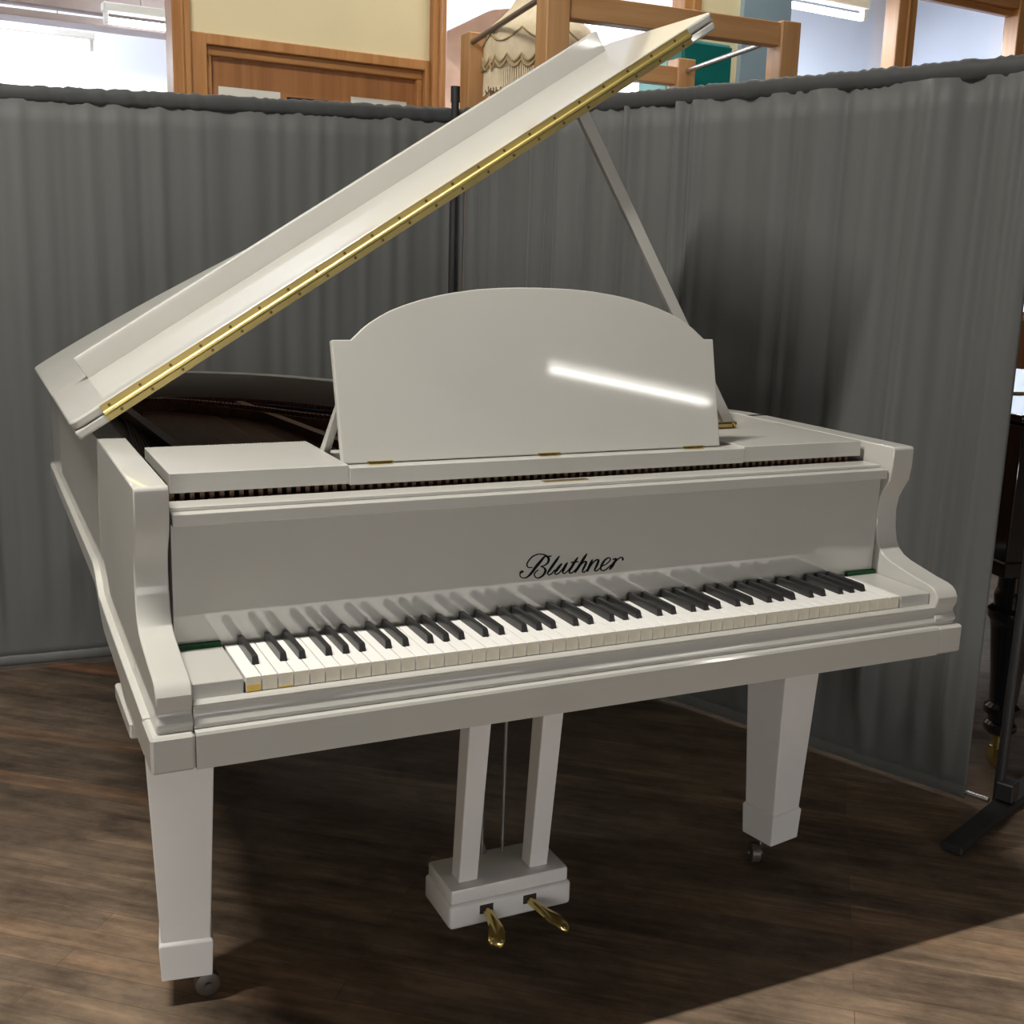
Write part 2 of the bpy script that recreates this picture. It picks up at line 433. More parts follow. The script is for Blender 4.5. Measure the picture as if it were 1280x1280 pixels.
# fallboard, its rail and the lettering ---------------------------------
bm = bmesh.new()
prism(bm, [(.1575, .690), (.1560, .905), (.1560, .921), (.185, .921), (.185, .690)], lambda p, t: (t, p[0], p[1]), -.0725, 1.2945)
fall = obj('fallboard', bm, 'paint_gloss', piano)
STROKES = [[(0.512,0.7959,0.00306),(0.509,0.7954,0.00306),(0.5065,0.7919,0.00153),(0.5078,0.7873,0.00153),(0.513,0.7844,0.00153),(0.5197,0.785,0.00192),(0.5272,0.7906,0.00347),(0.5354,0.8006,0.00425),(0.5438,0.8097,0.00426),(0.5521,0.8184,0.00272),(0.5559,0.8202,0.00136)],[(0.5296,0.802,0.00116),(0.5233,0.802,0.00154),(0.5193,0.8064,0.00173),(0.5215,0.8133,0.00173),(0.5289,0.8207,0.00173),(0.5393,0.8243,0.00154),(0.549,0.8235,0.00174),(0.5569,0.8198,0.00272),(0.561,0.8141,0.0039),(0.559,0.8071,0.00273),(0.5521,0.803,0.00156),(0.546,0.8023,0.00136),(0.5523,0.7994,0.00234),(0.5555,0.7931,0.0039),(0.5505,0.7852,0.00273),(0.5419,0.7817,0.00175),(0.536,0.7844,0.00174),(0.5341,0.7896,0.00174),(0.5376,0.7941,0.00155),(0.5416,0.7961,0.00116)],[(0.556,0.8188,0.00156),(0.5657,0.8191,0.00156)],[(0.5814,0.8174,0.00157),(0.5767,0.8113,0.00354),(0.5712,0.8043,0.00392),(0.5638,0.7945,0.00352),(0.5597,0.7884,0.00195),(0.563,0.7854,0.00176),(0.5683,0.7878,0.00157),(0.5739,0.7939,0.00138)],[(0.5869,0.8033,0.00197),(0.5827,0.7991,0.00394),(0.5775,0.7929,0.00394),(0.5738,0.7878,0.00197),(0.577,0.7854,0.00177),(0.5828,0.7877,0.00158),(0.5911,0.796,0.00158),(0.5963,0.8033,0.00159)],[(0.5979,0.8041,0.00198),(0.594,0.7987,0.00396),(0.5906,0.7912,0.00356),(0.5896,0.7873,0.00198),(0.5928,0.7854,0.00178),(0.5986,0.7889,0.00139),(0.605,0.7954,0.00139)],[(0.6182,0.8118,0.002),(0.6125,0.8043,0.00359),(0.607,0.7961,0.00399),(0.6029,0.7892,0.00279),(0.6039,0.7849,0.00199),(0.6094,0.7859,0.0016),(0.6161,0.7917,0.0014)],[(0.6054,0.8042,0.00179),(0.6193,0.8045,0.0018)],[(0.6359,0.8167,0.00201),(0.6312,0.8104,0.00402),(0.6247,0.8007,0.00401),(0.6181,0.7915,0.00401),(0.6142,0.7857,0.0024)],[(0.6172,0.7894,0.0014),(0.6258,0.799,0.00161),(0.6321,0.8034,0.00201),(0.6356,0.8023,0.00323),(0.6339,0.797,0.00363),(0.6296,0.789,0.00282),(0.629,0.7851,0.00181),(0.6331,0.7843,0.00161),(0.6404,0.7906,0.00142)],[(0.6477,0.8053,0.00203),(0.6448,0.7992,0.00405),(0.6412,0.7913,0.00405),(0.6387,0.7853,0.00243)],[(0.6409,0.7887,0.00142),(0.6498,0.8006,0.00162),(0.6567,0.8046,0.00203),(0.6604,0.8032,0.00326),(0.6583,0.7967,0.00367),(0.6543,0.7883,0.00285),(0.6536,0.7851,0.00183),(0.6577,0.7843,0.00163),(0.6648,0.7892,0.00143)],[(0.6667,0.7916,0.00143),(0.6765,0.7952,0.00144),(0.6837,0.8008,0.00165),(0.6841,0.8048,0.00185),(0.68,0.8063,0.00185),(0.673,0.8023,0.00287),(0.6674,0.7941,0.00368),(0.6654,0.7881,0.00245),(0.6687,0.7841,0.00184),(0.676,0.7849,0.00164),(0.6878,0.7936,0.00144)],[(0.6898,0.8025,0.00206),(0.6967,0.8034,0.00248),(0.6922,0.7957,0.00413),(0.6881,0.7894,0.00413),(0.6846,0.7853,0.00247)],[(0.6881,0.789,0.00144),(0.6967,0.7993,0.00166),(0.7045,0.8046,0.00187),(0.7099,0.8041,0.00208),(0.7101,0.8004,0.00333)]]
bm = bmesh.new()
for s in STROKES:
    c = catmull(s, 4)
    L = []; R = []
    for i, (x, z, w) in enumerate(c):
        a = Vector(c[max(i - 1, 0)][:2]); b = Vector(c[min(i + 1, len(c) - 1)][:2])
        t = (b - a); t = t.normalized() if t.length > 1e-9 else Vector((1, 0))
        n = Vector((-t.y, t.x)) * w * .58
        L.append(bm.verts.new((x + n.x, .1554, z + n.y))); R.append(bm.verts.new((x - n.x, .1554, z - n.y)))
    for i in range(len(c) - 1):
        bm.faces.new((L[i], R[i], R[i + 1], L[i + 1]))
    for (x, z, w) in (c[0], c[-1]):
        bm.faces.new([bm.verts.new((x + math.cos(k * PI / 5) * w / 2, .15535, z + math.sin(k * PI / 5) * w / 2)) for k in range(10)])
bmesh.ops.recalc_face_normals(bm, faces=bm.faces)
ext = bmesh.ops.extrude_face_region(bm, geom=list(bm.faces))
bmesh.ops.translate(bm, vec=(0, .0015, 0), verts=[v for v in ext['geom'] if isinstance(v, bmesh.types.BMVert)])
o = obj('lettering', bm, 'ink', fall); o['label'] = 'black script lettering'
bm = bmesh.new(); bx(bm, -.0722, 1.2942, .1375, .190, .9195, .9385, .0012); bx(bm, -.0722, 1.2930, .158, .205, .9385, .9450, .001)
rail = obj('fallboard_rail', bm, 'paint', piano)
box('lock_plate', .560, .646, .178, .192, .945, .9462, 'brass_dark', rail)

# action seen through the slot
box('action_rail', -.07, 1.292, .26, .29, .86, .95, 'dark', piano)
hm = None
for i in range(88):
    if hm is None:
        bm = bmesh.new(); bx(bm, -.0035, .0035, .226, .262, .925, .953); bx(bm, -.0028, .0028, .232, .25, .87, .926)
        hm = o = obj('hammer', bm, 'hammer', piano)
    else:
        o = hm.copy(); COL.objects.link(o); o.parent = piano
    o.location = (-.058 + i * .0152, 0, 0)

# shelf boards, centre rail and music desk --------------------------------
bm = bmesh.new(); bx(bm, -.0636, .2195, .212, .470, .966, .9862, .001); bx(bm, -.0636, .2195, .212, .232, .9555, .967)
obj('shelf_board', bm, 'paint', piano)
bm = bmesh.new(); bx(bm, 1.0005, 1.2870, .212, .480, .966, .9845, .001); bx(bm, 1.0005, 1.2870, .212, .232, .9545, .967)
obj('shelf_board', bm, 'paint', piano)
box('shelf_rail', .220, 1.0, .2105, .252, .9530, .9815, 'paint', piano, .001)
box('shelf_rail', .220, 1.0, .37, .40, .9600, .9800, 'paint', piano, .001)
TL = math.radians(14.5)
def dk(x, h, t):      # desk plane: x, height along the board, thickness behind it
    return (x, .238 + h * math.sin(TL) + t * math.cos(TL), .9835 + h * math.cos(TL) - t * math.sin(TL))
prof = [(1, 0), (.985, .055), (.965, .12), (.935, .22), (.90, .315), (.85, .425), (.80, .52), (.72, .635), (.634, .735), (.54, .82), (.45, .883), (.33, .945), (.21, .98), (.1, .995), (0, 1)]
cx, hw, h0, hh = .597, .349, .205, .093
top = [(cx + hw * a, h0 + hh * b) for a, b in prof]
poly = [(.217, 0), (.963, 0), (.967, h0), *top, *[(2 * cx - x, h) for x, h in top[::-1][1:]], (.214, h0)]
bm = bmesh.new(); prism(bm, poly, lambda p, t: dk(p[0], p[1], t), 0, .014)
desk = obj('music_desk', bm, 'paint', piano, bevel=.002)
for x in (.281, .596, .901):
    bm = bmesh.new(); tube(bm, [(x - .022, .2375, .9838), (x + .022, .2375, .9838)], .0024, 8)
    bx(bm, x - .02, x + .02, .228, .236, .9815, .9827)
    obj('hinge', bm, 'brass', desk, 40)
for x in (.226, .945):
    a = Vector(dk(x, .105, .015)); bm = bmesh.new()
    y1, z1 = a.y + .004, a.z
    yb = .362 if x < .5 else .300
    prism(bm, [(y1, z1), (y1 - .012, z1), (yb, .9812), (yb + .024, .9812)], lambda p, t: (t, p[0], p[1]), x - .006, x + .006)
    obj('desk_strut', bm, 'paint', desk)
bm = bmesh.new(); bx(bm, 1.085, 1.128, .424, .436, .985, .998, .003); tube(bm, [(1.128, .43, .9925), (1.136, .43, .9925)], .007, 12)
o = obj('shelf_latch', bm, 'brass_dark', piano); o['label'] = 'small brass latch'

# inside: iron plate, tuning pins, strings, dampers -----------------------
inn2 = offset(outline, -.075)
bm = bmesh.new()
prism(bm, [(p[0], max(p[1], .50)) for p in inn2], lambda p, t: (p[0], p[1], t), .872, .884)
bx(bm, -.06, 1.28, .50, .58, .884, .900)
for xa, xb, yb in ((.06, .03, 1.66), (.42, .34, 1.60), (.80, .70, 1.22), (1.08, 1.02, .93)):
    bar(bm, (xa, .56, .912), (xb, yb, .905), .022, .03)
obj('iron_plate', bm, 'iron', piano)
bm = bmesh.new()
def yend(x):     # how far back a string can run at x
    best = .8
    for p in inn2:
        if abs(p[0] - x) < .06: best = max(best, p[1])
    return best - .05
for i in range(170):
    x = -.05 + i * 1.30 / 170
    y1 = yend(x)
    bar(bm, (x, .56, .904), (x - .02 if i > 40 else x + .10 * (1 - i / 40), y1, .897), .0022 if i < 50 else .0013, .002)
o = obj('strings', bm, 'string', piano); o['kind'] = 'stuff'
bm = bmesh.new(); ib = offset(outline, -.052); ic = offset(outline, -.085)
for k in range(8, len(ib) - 2):
    a, b, c, d = ib[k], ib[k + 1], ic[k + 1], ic[k]
    bm.faces.new([bm.verts.new((*q, .901)) for q in (a, b, c, d)])
bmesh.ops.remove_doubles(bm, verts=bm.verts, dist=1e-5)
ext = bmesh.ops.extrude_face_region(bm, geom=list(bm.faces))
bmesh.ops.translate(bm, vec=(0, 0, .006), verts=[v for v in ext['geom'] if isinstance(v, bmesh.types.BMVert)])
bmesh.ops.recalc_face_normals(bm, faces=bm.faces)
o = obj('string_felt', bm, 'blue_felt', piano)
bm = bmesh.new(); BR = catmull([(.02, 1.62), (.16, 1.60), (.32, 1.42), (.46, 1.20), (.66, .98), (.92, .86), (1.18, .80)], 10)
for a, b in zip(BR, BR[1:]): bar(bm, (*a, .905), (*b, .905), .03, .034)
obj('bridge', bm, 'hammer', piano)
bm = bmesh.new()
for (xa, ya), (xb, yb) in zip(BR, BR[1:]):
    for k in range(2):
        t = k / 2; q = (xa + (xb - xa) * t, ya + (yb - ya) * t)
        bx(bm, q[0] - .003, q[0] + .003, q[1] - .012, q[1] + .012, .92, .932)
hp = offset(outline, -.072)
for k in range(6, len(hp) - 3):
    for t in (0, .25, .5, .75):
        x = hp[k][0] + (hp[k + 1][0] - hp[k][0]) * t; y = hp[k][1] + (hp[k + 1][1] - hp[k][1]) * t
        bx(bm, x - .003, x + .003, y - .003, y + .003, .884, .918)
o = obj('string_pins', bm, 'string', piano); o['kind'] = 'stuff'
dm = None
for i in range(66):
    if dm is None:
        bm = bmesh.new(); bx(bm, -.0038, .0038, 0, .05, .906, .926, .001)
        dm = o = obj('damper', bm, 'dark', piano)
    else:
        o = dm.copy(); COL.objects.link(o); o.parent = piano
    o.location = (-.03 + i * .0165, .66 + .06 * math.sin(i / 66 * 2), 0)

# lid -------------------------------------------------------------------
TH = math.radians(32.43)
E_ = Vector((math.cos(TH), 0, math.sin(TH))); N_ = Vector((-math.sin(TH), 0, math.cos(TH)))
K0 = Vector((-.113, 0, 1.029))
def ld(s, y, o): return K0 + E_ * s + Vector((0, y, 0)) + N_ * o
def lid_slab(name, pts, o0, o1, mat, parent, bev):
    bm = bmesh.new(); prism(bm, pts, lambda p, t: ld(p[0], p[1], t), o0, o1)
    return obj(name, bm, mat, parent, 35, bev)
lt = catmull([(-.061, 1.79), (-.045, 1.825), (.08, 1.815), (.25, 1.755), (.41, 1.66), (.57, 1.54), (.70, 1.41), (.82, 1.25), (.96, 1.09), (1.12, .98), (1.30, .89), (1.43, .78), (1.476, .66)], 5)
main = lid_slab('main_lid', [(1.476, .6), (-.061, .6)] + lt, -.0175, -.0006, 'paint', piano, .004)
def rr(s0, s1, y0, y1, r=.03):
    c = []
    for cx_, cy_, a0 in ((s1 - r, y1 - r, 0), (s0 + r, y1 - r, 90)):
        for k in range(5):
            a = math.radians(a0 + k * 22.5); c.append((cx_ + r * math.cos(a), cy_ + r * math.sin(a)))
    
    d = []
    for cx_, cy_, a0 in ((s0 + r * .7, y0 + r * .7, 180), (s1 - r * .7, y0 + r * .7, 270)):
        for k in range(5):
            a = math.radians(a0 + k * 22.5); d.append((cx_ + r * .7 * math.cos(a), cy_ + r * .7 * math.sin(a)))
    return d + c
flap = lid_slab('lid_flap', rr(-.060, 1.486, .6, 1.052), .0006, .0175, 'paint', piano, .004)
flap['label'] = 'front lid flap folded back on the main lid'
bm = bmesh.new(); prism(bm, [(.956, .0172), (.956, .064), (.958, .066), (.976, .066), (.976, .0172)], lambda p, t: ld(t, p[0], p[1]), .021, 1.421)
obj('batten', bm, 'paint', flap, bevel=.001)
bm = bmesh.new()
prism(bm, [(0, -.0158), (1.409, -.0158), (1.409, -.0010), (0, -.0010)], lambda p, t: ld(p[0], t, p[1]), .5982, .5999)
prism(bm, [(0, .0010), (1.409, .0010), (1.409, .0158), (0, .0158)], lambda p, t: ld(p[0], t, p[1]), .5982, .5999)
hinge = obj('piano_hinge', bm, 'brass_leaf', piano, 40)
bm = bmesh.new(); tube(bm, [ld(0, .5960, 0), ld(1.409, .5960, 0)], .0048, 20); obj('hinge_knuckle', bm, 'brass_knuckle', hinge, 60)
sc = None
for row, n, st in ((.0085, 22, .016), (-.0095, 22, .03)):
    for k in range(n):
        p = ld(st + k * .0645, .5985, row)
        if sc is None:
            bm = bmesh.new(); tube(bm, [(0, -.0006, 0), (0, .001, 0)], .0030, 10)
            sc = o = obj('screw', bm, 'screw', hinge, 40)
        else:
            o = sc.copy(); COL.objects.link(o); o.parent = hinge
        o.location = p
# hinges of the lid on the spine of the case
for y in (.75, 1.25, 1.7):
    bm = bmesh.new(); tube(bm, [(-.129, y, .990), (-.129, y + .07, .990)], .0045, 10)
    obj('lid_hinge', bm, 'paint', piano, 40)
# prop
px0 = Vector((1.283, .65, .95)); px1 = Vector((.8555, .65, 1.6215))
bm = bmesh.new(); bar(bm, px0, px1, .016, .026, (1, 0, 0)); obj('prop_stick', bm, 'paint', piano, bevel=.002)

# legs ------------------------------------------------------------------
def make_leg(bx_, by_, rz, zl_top=.612):
    """bx_, by_ centre of the foot"""
    bm = bmesh.new()
    a, b = .0395, .061                   # half widths at the foot and at the top
    V = [[bm.verts.new((sx * h, sy * h, z)) for sx, sy in ((-1, -1), (1, -1), (1, 1), (-1, 1))] for h, z in ((a, .057), (b, zl_top))]
    bm.faces.new(V[0][::-1]); bm.faces.new(V[1])
    for k in range(4): bm.faces.new((V[0][k], V[0][(k + 1) % 4], V[1][(k + 1) % 4], V[1][k]))
    lg = obj('leg', bm, 'paint_leg', piano, bevel=.0025)
    lg.location = (bx_, by_, 0); lg.rotation_euler = (0, 0, rz)
    bm = bmesh.new(); h = .0465
    V = [[bm.verts.new((sx * q, sy * q, z)) for sx, sy in ((-1, -1), (1, -1), (1, 1), (-1, 1))] for q, z in ((h - .003, .055), (h, .125), (h - .005, .131))]
    bm.faces.new(V[0][::-1]); bm.faces.new(V[2])
    for p, q in zip(V, V[1:]):
        for k in range(4): bm.faces.new((p[k], p[(k + 1) % 4], q[(k + 1) % 4], q[k]))
    obj('leg_cuff', bm, 'paint_leg', lg, bevel=.002)
    return lg
def make_caster(lg, dx, dy, ang):
    bm = bmesh.new(); c = Vector((dx, dy, .0225)); ax = Vector((-math.sin(ang), math.cos(ang), 0))
    tube(bm, [c - ax * .011, c - ax * .009, c + ax * .009, c + ax * .011], [.019, .0225, .0225, .019], 20)
    tube(bm, [(dx * .4, dy * .4, .066), (dx * .6, dy * .6, .045), (dx, dy, .024)], .008, 10)
    tube(bm, [c - ax * .017, c + ax * .017], .006, 10)
    obj('caster', bm, 'caster', lg, 40)
l1 = make_leg(-.0385, .362, math.radians(-9)); make_caster(l1, .034, -.012, 0.15)
l2 = make_leg(1.262, .361, math.radians(10)); make_caster(l2, -.043, .002, 1.0)
l3 = make_leg(.40, 1.58, 0, .70); make_caster(l3, .03, .02, .5)
box('leg_plate', -.1410, .055, .17, .355, .584, .6105, 'paint', piano, .003)
box('leg_plate', 1.168, 1.3660, .17, .355, .584, .6105, 'paint', piano, .003)

# pedal lyre --------------------------------------------------------------
bm = bmesh.new(); bx(bm, .4360, .6980, .268, .405, .0600, .1120, .009, seg=3); bx(bm, .4410, .6930, .275, .400, .108, .1400, .006, seg=2)
lyre = obj('pedal_box', bm, 'paint_leg', piano, 40)
bm = bmesh.new(); bx(bm, .498, .526, .2665, .272, .084, .102); bx(bm, .591, .619, .2665, .272, .084, .102)
obj('pedal_slot', bm, 'dark', lyre)
for xb in (.467, .619):
    bm = bmesh.new()
    V = [[bm.verts.new((xb + w * sx, .300 + d * sy + oy, z)) for sx, sy in ((0, 0), (1, 0), (1, 1), (0, 1))] for w, d, oy, z in ((.039, .038, 0, .138), (.045, .048, -.05, .612))]
    bm.faces.new(V[0][::-1]); bm.faces.new(V[1])
    for k in range(4): bm.faces.new((V[0][k], V[0][(k + 1) % 4], V[1][(k + 1) % 4], V[1][k]))
    bmesh.ops.recalc_face_normals(bm, faces=bm.faces)
    obj('lyre_post', bm, 'paint_leg', piano, bevel=.002)
for x0, x1 in ((.553, .545), (.598, .600)):
    bm = bmesh.new(); tube(bm, [(x0, .385, .135), (x1, .385, .615)], .004, 8); obj('pedal_rod', bm, 'steel_dark', piano, 40)
bm = bmesh.new(); tube(bm, [(.540, .395, .20), (.56, .39, .135)], .007, 8)
obj('lyre_brace', bm, 'steel_dark', piano, 40)
def pedal(pts, ws):
    """flat brass pedal: centre line, half widths, domed top"""
    bm = bmesh.new(); c = catmull([(*p, w) for p, w in zip(pts, ws)], 5); rows = []
    for i, (x, y, z, w) in enumerate(c):
        a = Vector(c[max(i - 1, 0)][:3]); b = Vector(c[min(i + 1, len(c) - 1)][:3]); t = (b - a).normalized()
        n = t.cross(Vector((0, 0, 1))).normalized()
        p = Vector((x, y, z))
        rows.append([bm.verts.new(p + n * w * u + Vector((0, 0, h))) for u, h in ((-1, -.004), (-.95, .001), (-.55, .0045), (0, .006), (.55, .0045), (.95, .001), (1, -.004))])
    for a, b in zip(rows, rows[1:]):
        for k in range(7): bm.faces.new((a[k], a[(k + 1) % 7], b[(k + 1) % 7], b[k]))
    bm.faces.new(rows[0]); bm.faces.new(rows[-1][::-1])
    bmesh.ops.recalc_face_normals(bm, faces=bm.faces)
    return obj('pedal', bm, 'brass', piano, 50)
pedal([(.512, .300, .092), (.512, .262, .092), (.5105, .235, .089), (.507, .210, .083), (.500, .192, .074), (.496, .185, .066)], [.009, .009, .0105, .0155, .0165, .010])
pedal([(.604, .300, .092), (.606, .262, .092), (.613, .232, .089), (.626, .206, .083), (.642, .190, .074), (.650, .184, .066)], [.009, .009, .0105, .0155, .0165, .010])
# ------------------------------------------------------------------ curtain screens
def fold_profile(L, seed, amp):
    rnd = random.Random(seed); F = []; x = 0
    while x < L + .1:
        x += rnd.uniform(.025, .085)
        F.append((x, rnd.uniform(.3, 1) * amp * rnd.choice((1, 1, -.5)), rnd.uniform(.008, .026), rnd.uniform(-.02, .02), rnd.uniform(.2, 1)))
    x = rnd.uniform(.05, .2)
    while x < L:
        F.append((x, rnd.uniform(.55, 1.25) * amp * rnd.choice((1, 1, -.6)), rnd.uniform(.022, .05), rnd.uniform(-.05, .05), rnd.uniform(.1, .8)))
        x += rnd.uniform(.13, .30)
    return F
def screen(label, A, B, za, zb, seed, amp, poles, feet, rod_ext):
    """A -> B on the floor, za / zb heights of the top edge"""
    A = Vector((*A, 0)); B = Vector((*B, 0)); L = (B - A).length; t = (B - A) / L; n = Vector((t.y, -t.x, 0))
    root = thing('curtain_screen', label, 'curtain screen', A, math.atan2(t.y, t.x), 'grey pipe and drape screens behind the piano')
    # local axes: x along, -y towards the piano
    F = fold_profile(L, seed, amp)
    zt = lambda x: za + (zb - za) * x / L
    def disp(x, h):
        d = 0
        for fx, a, w, sh, g in F:
            c = fx + sh * (1 - h)
            if abs(x - c) < 4 * w: d += a * (g + (1 - g) * (1 - h)) * math.exp(-((x - c) / w) ** 2)
        return -d + .006 * math.sin(x * 7 + seed) * (1 - h * .6)
    bm = bmesh.new(); nx = int(L / .0055); rows = []
    hs = [0, .02, .045, .07, .1, .14, .2, .3, .42, .55, .68, .8, .9, .96, 1]
    for h in hs:
        row = []
        for i in range(nx + 1):
            x = L * i / nx; z0 = .034; z1 = zt(x) - .040
            dd = disp(x, h)
            f_ = min(1, h / .14); dd *= .08 + .92 * f_ * f_ * (3 - 2 * f_)
            row.append(bm.verts.new((x, dd, z0 + (z1 - z0) * h)))
        rows.append(row)
    for a, b in zip(rows, rows[1:]):
        for i in range(nx): bm.faces.new((a[i], a[i + 1], b[i + 1], b[i]))
    o = obj('drape', bm, 'curtain', root)
    for p in o.data.polygons: p.use_smooth = True
    md = o.modifiers.new('Solidify', 'SOLIDIFY'); md.thickness = .002; md.offset = 1
    rnd = random.Random(seed + 3)
    def sleeve(name, zc, r, mat, gather):
        bm = bmesh.new(); rings = []
        m = int(L / .012); K = 12; j = [rnd.uniform(-1, 1) for _ in range(m + 1)]
        for i in range(m + 1):
            x = L * i / m; g = 1 + gather * j[i]
            rings.append([bm.verts.new((x, r * .55 * g * math.cos(2 * PI * k / K), zc(x) + r * g * math.sin(2 * PI * k / K))) for k in range(K)])
        for a, b in zip(rings, rings[1:]):
            for k in range(K): bm.faces.new((a[k], a[(k + 1) % K], b[(k + 1) % K], b[k]))
        bm.faces.new(rings[0]); bm.faces.new(rings[-1][::-1]); bmesh.ops.recalc_face_normals(bm, faces=bm.faces)
        return obj(name, bm, mat, root, 60)
    sleeve('rod_pocket', lambda x: zt(x) - .024, .024, 'curtain_top', .13)
    sleeve('hem', lambda x: .031, .018, 'curtain', .03)
    bm = bmesh.new(); tube(bm, [(-rod_ext[0], 0, zt(0) - .024), (L + rod_ext[1], 0, zt(L) - .024)], .009, 10); obj('top_rod', bm, 'black_metal', root, 40)
    bm = bmesh.new(); tube(bm, [(-rod_ext[0], 0, .031), (L + rod_ext[1], 0, .031)], .007, 10); o = obj('bottom_rod', bm, 'steel', root, 40); o['label'] = 'bright metal bottom rod'
    for x, y, h in poles:
        bm = bmesh.new(); tube(bm, [(x, y, .01), (x, y, h - .05), (x, y, h - .05), (x, y, h)], [.013, .013, .0155, .0155], 12); obj('upright_pole', bm, 'black_metal', root, 40)
    for x, y0, y1 in feet:
        bm = bmesh.new(); bx(bm, x - .026, x + .026, y0, y1, .004, .024, .004)
        for yy in (y0 + .03, y1 - .03): bx(bm, x - .018, x + .018, yy - .018, yy + .018, 0, .006)
        bx(bm, x - .022, x + .022, (.023 if y0 > -.35 else -.022), (.067 if y0 > -.35 else .022), .028, .075, .003); obj('foot_bar', bm, 'black_metal', root)
    return root
CORN = (1.232, 2.165)
screen('grey pipe and drape curtain screen running behind the piano tail, left of the corner pole', (-1.75, 2.33), CORN, 1.735, 1.806, 5, .0105, [(0, .0, 1.84), (2.945, -.012, 1.872)], [(.03, -.40, .40)], (.03, .02))
screen('grey pipe and drape curtain screen angled forward beside the piano treble side', (CORN[0] - .012, CORN[1] - .034), (1.900, .390), 1.806, 1.806, 21, .026, [(1.935, .045, 1.87)], [(1.955, -.285, .45)], (0, .06))

# ------------------------------------------------------------------ room: wall frame at the back
WA = math.radians(5.5); WP = Vector((.999, 3.201, 0)); WD = Vector((math.cos(WA), math.sin(WA), 0)); WN = Vector((-math.sin(WA), math.cos(WA), 0))
def wbox(name, s0, s1, n0, n1, z0, z1, mat, parent=None, bev=0):
    o = box(name, s0, s1, n0, n1, z0, z1, mat, None, bev)
    if parent: o.parent = parent
    else: o.location = WP; o.rotation_euler = (0, 0, WA)
    return o
def wroot(name):
    o = bpy.data.objects.new(name, None); COL.objects.link(o); o.location = WP; o.rotation_euler = (0, 0, WA); o.empty_display_size = .1
    return o
HC = 4.20
M['fill_glow'] = emit('fill_glow_glass', (.99, .98, .97), 16.5)  # added emission: unseen front-left windows glow as low fill light
M['fill_glow_right'] = emit('fill_glow_glass_dim', (.99, .98, .97), 4.0)  # same added fill, weaker in the two right front windows
M['fill_glow_left'] = emit('fill_glow_glass_left', (.99, .98, .97), 3.0)  # added glow of the unseen left window, fill for the case side
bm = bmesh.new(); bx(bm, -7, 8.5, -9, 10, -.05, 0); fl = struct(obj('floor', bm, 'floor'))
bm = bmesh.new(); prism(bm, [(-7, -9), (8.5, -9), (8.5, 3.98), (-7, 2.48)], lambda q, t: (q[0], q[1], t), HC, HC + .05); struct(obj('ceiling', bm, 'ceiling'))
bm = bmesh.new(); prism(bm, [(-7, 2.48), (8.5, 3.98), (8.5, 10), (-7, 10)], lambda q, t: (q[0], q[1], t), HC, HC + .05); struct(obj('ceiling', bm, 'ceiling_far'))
bm = bmesh.new()
for q in ((-9, -.9, 0, HC), (1.7, 10, 0, HC), (-.9, 1.7, 0, .2), (-.9, 1.7, 1.5, HC)): bx(bm, -7.1, -7, *q)
struct(obj('wall_left', bm, 'hall_wall'))
bm = bmesh.new()
bx(bm, -7, 8.5, -9.12, -9, 0, .12); bx(bm, -7, 8.5, -9.12, -9, 1.42, HC)
WX = [(-4.6, -2.6), (-2.2, -.2), (.2, 2.2), (2.6, 4.6)]
ed = [-7] + [v for q in WX for v in q] + [8.5]
for a, b in zip(ed[0::2], ed[1::2]): bx(bm, a, b, -9.12, -9, .12, 1.42)
struct(obj('wall_front', bm, 'hall_wall'))
o = bpy.data.objects.new('window_10', None); COL.objects.link(o); struct(o)  # added window, out of view, to brighten the piano's left side
bm = bmesh.new()
for q in ((-.9, 1.7, .2, .26), (-.9, 1.7, 1.44, 1.5), (-.9, -.85, .26, 1.44), (1.65, 1.7, .26, 1.44), (.375, .425, .26, 1.44)): bx(bm, -7.08, -7.01, *q, .003)
obj('window_sash', bm, 'trim_h', o)
box('pane', -7.045, -7.04, -.85, 1.65, .26, 1.44, 'fill_glow_left', o)
for i, (a, b) in enumerate(WX):  # added front windows, unseen behind the camera, throw low fill on the piano
    o = bpy.data.objects.new('window_%d' % (i + 6), None); COL.objects.link(o); struct(o)
    bm = bmesh.new()
    for q in ((a, b, .12, .18), (a, b, 1.36, 1.42), (a, a + .05, .18, 1.36), (b - .05, b, .18, 1.36), ((a + b) / 2 - .025, (a + b) / 2 + .025, .18, 1.36)): bx(bm, q[0], q[1], -9.1, -9.02, q[2], q[3], .003)
    obj('window_sash', bm, 'trim_h', o)
    box('pane', a + .05, b - .05, -9.065, -9.06, .18, 1.36, 'fill_glow' if a < 0 else 'fill_glow_right', o)
struct(box('wall_right', 8.5, 8.55, -9, 3.95, 0, HC, 'hall_wall'))
struct(box('wall_right', 8.5, 8.55, 3.95, 10, 0, HC, 'white_wall'))
# back wall: solid parts
bm = bmesh.new()
bx(bm, -8.2, -.56, 0, .12, 0, 1.05); bx(bm, -8.2, -.56, 0, .12, 2.98, HC)
bx(bm, -.491, .521, 0, .12, 2.125, HC)
bx(bm, .585, 1.83, 0, .12, 0, 1.05); bx(bm, .585, 1.83, 0, .12, 2.98, HC)
bx(bm, 1.935, 2.2, 0, .12, 0, HC)
bx(bm, 2.506, 7.7, 0, .12, 0, 1.05); bx(bm, 2.506, 7.7, 0, .12, 2.90, HC)
w = obj('wall_back', bm, 'cream'); w.location = WP; w.rotation_euler = (0, 0, WA); struct(w)
struct(wbox('wall_pier', 2.2, 2.506, -.03, .12, 0, HC, 'blue_wall'))
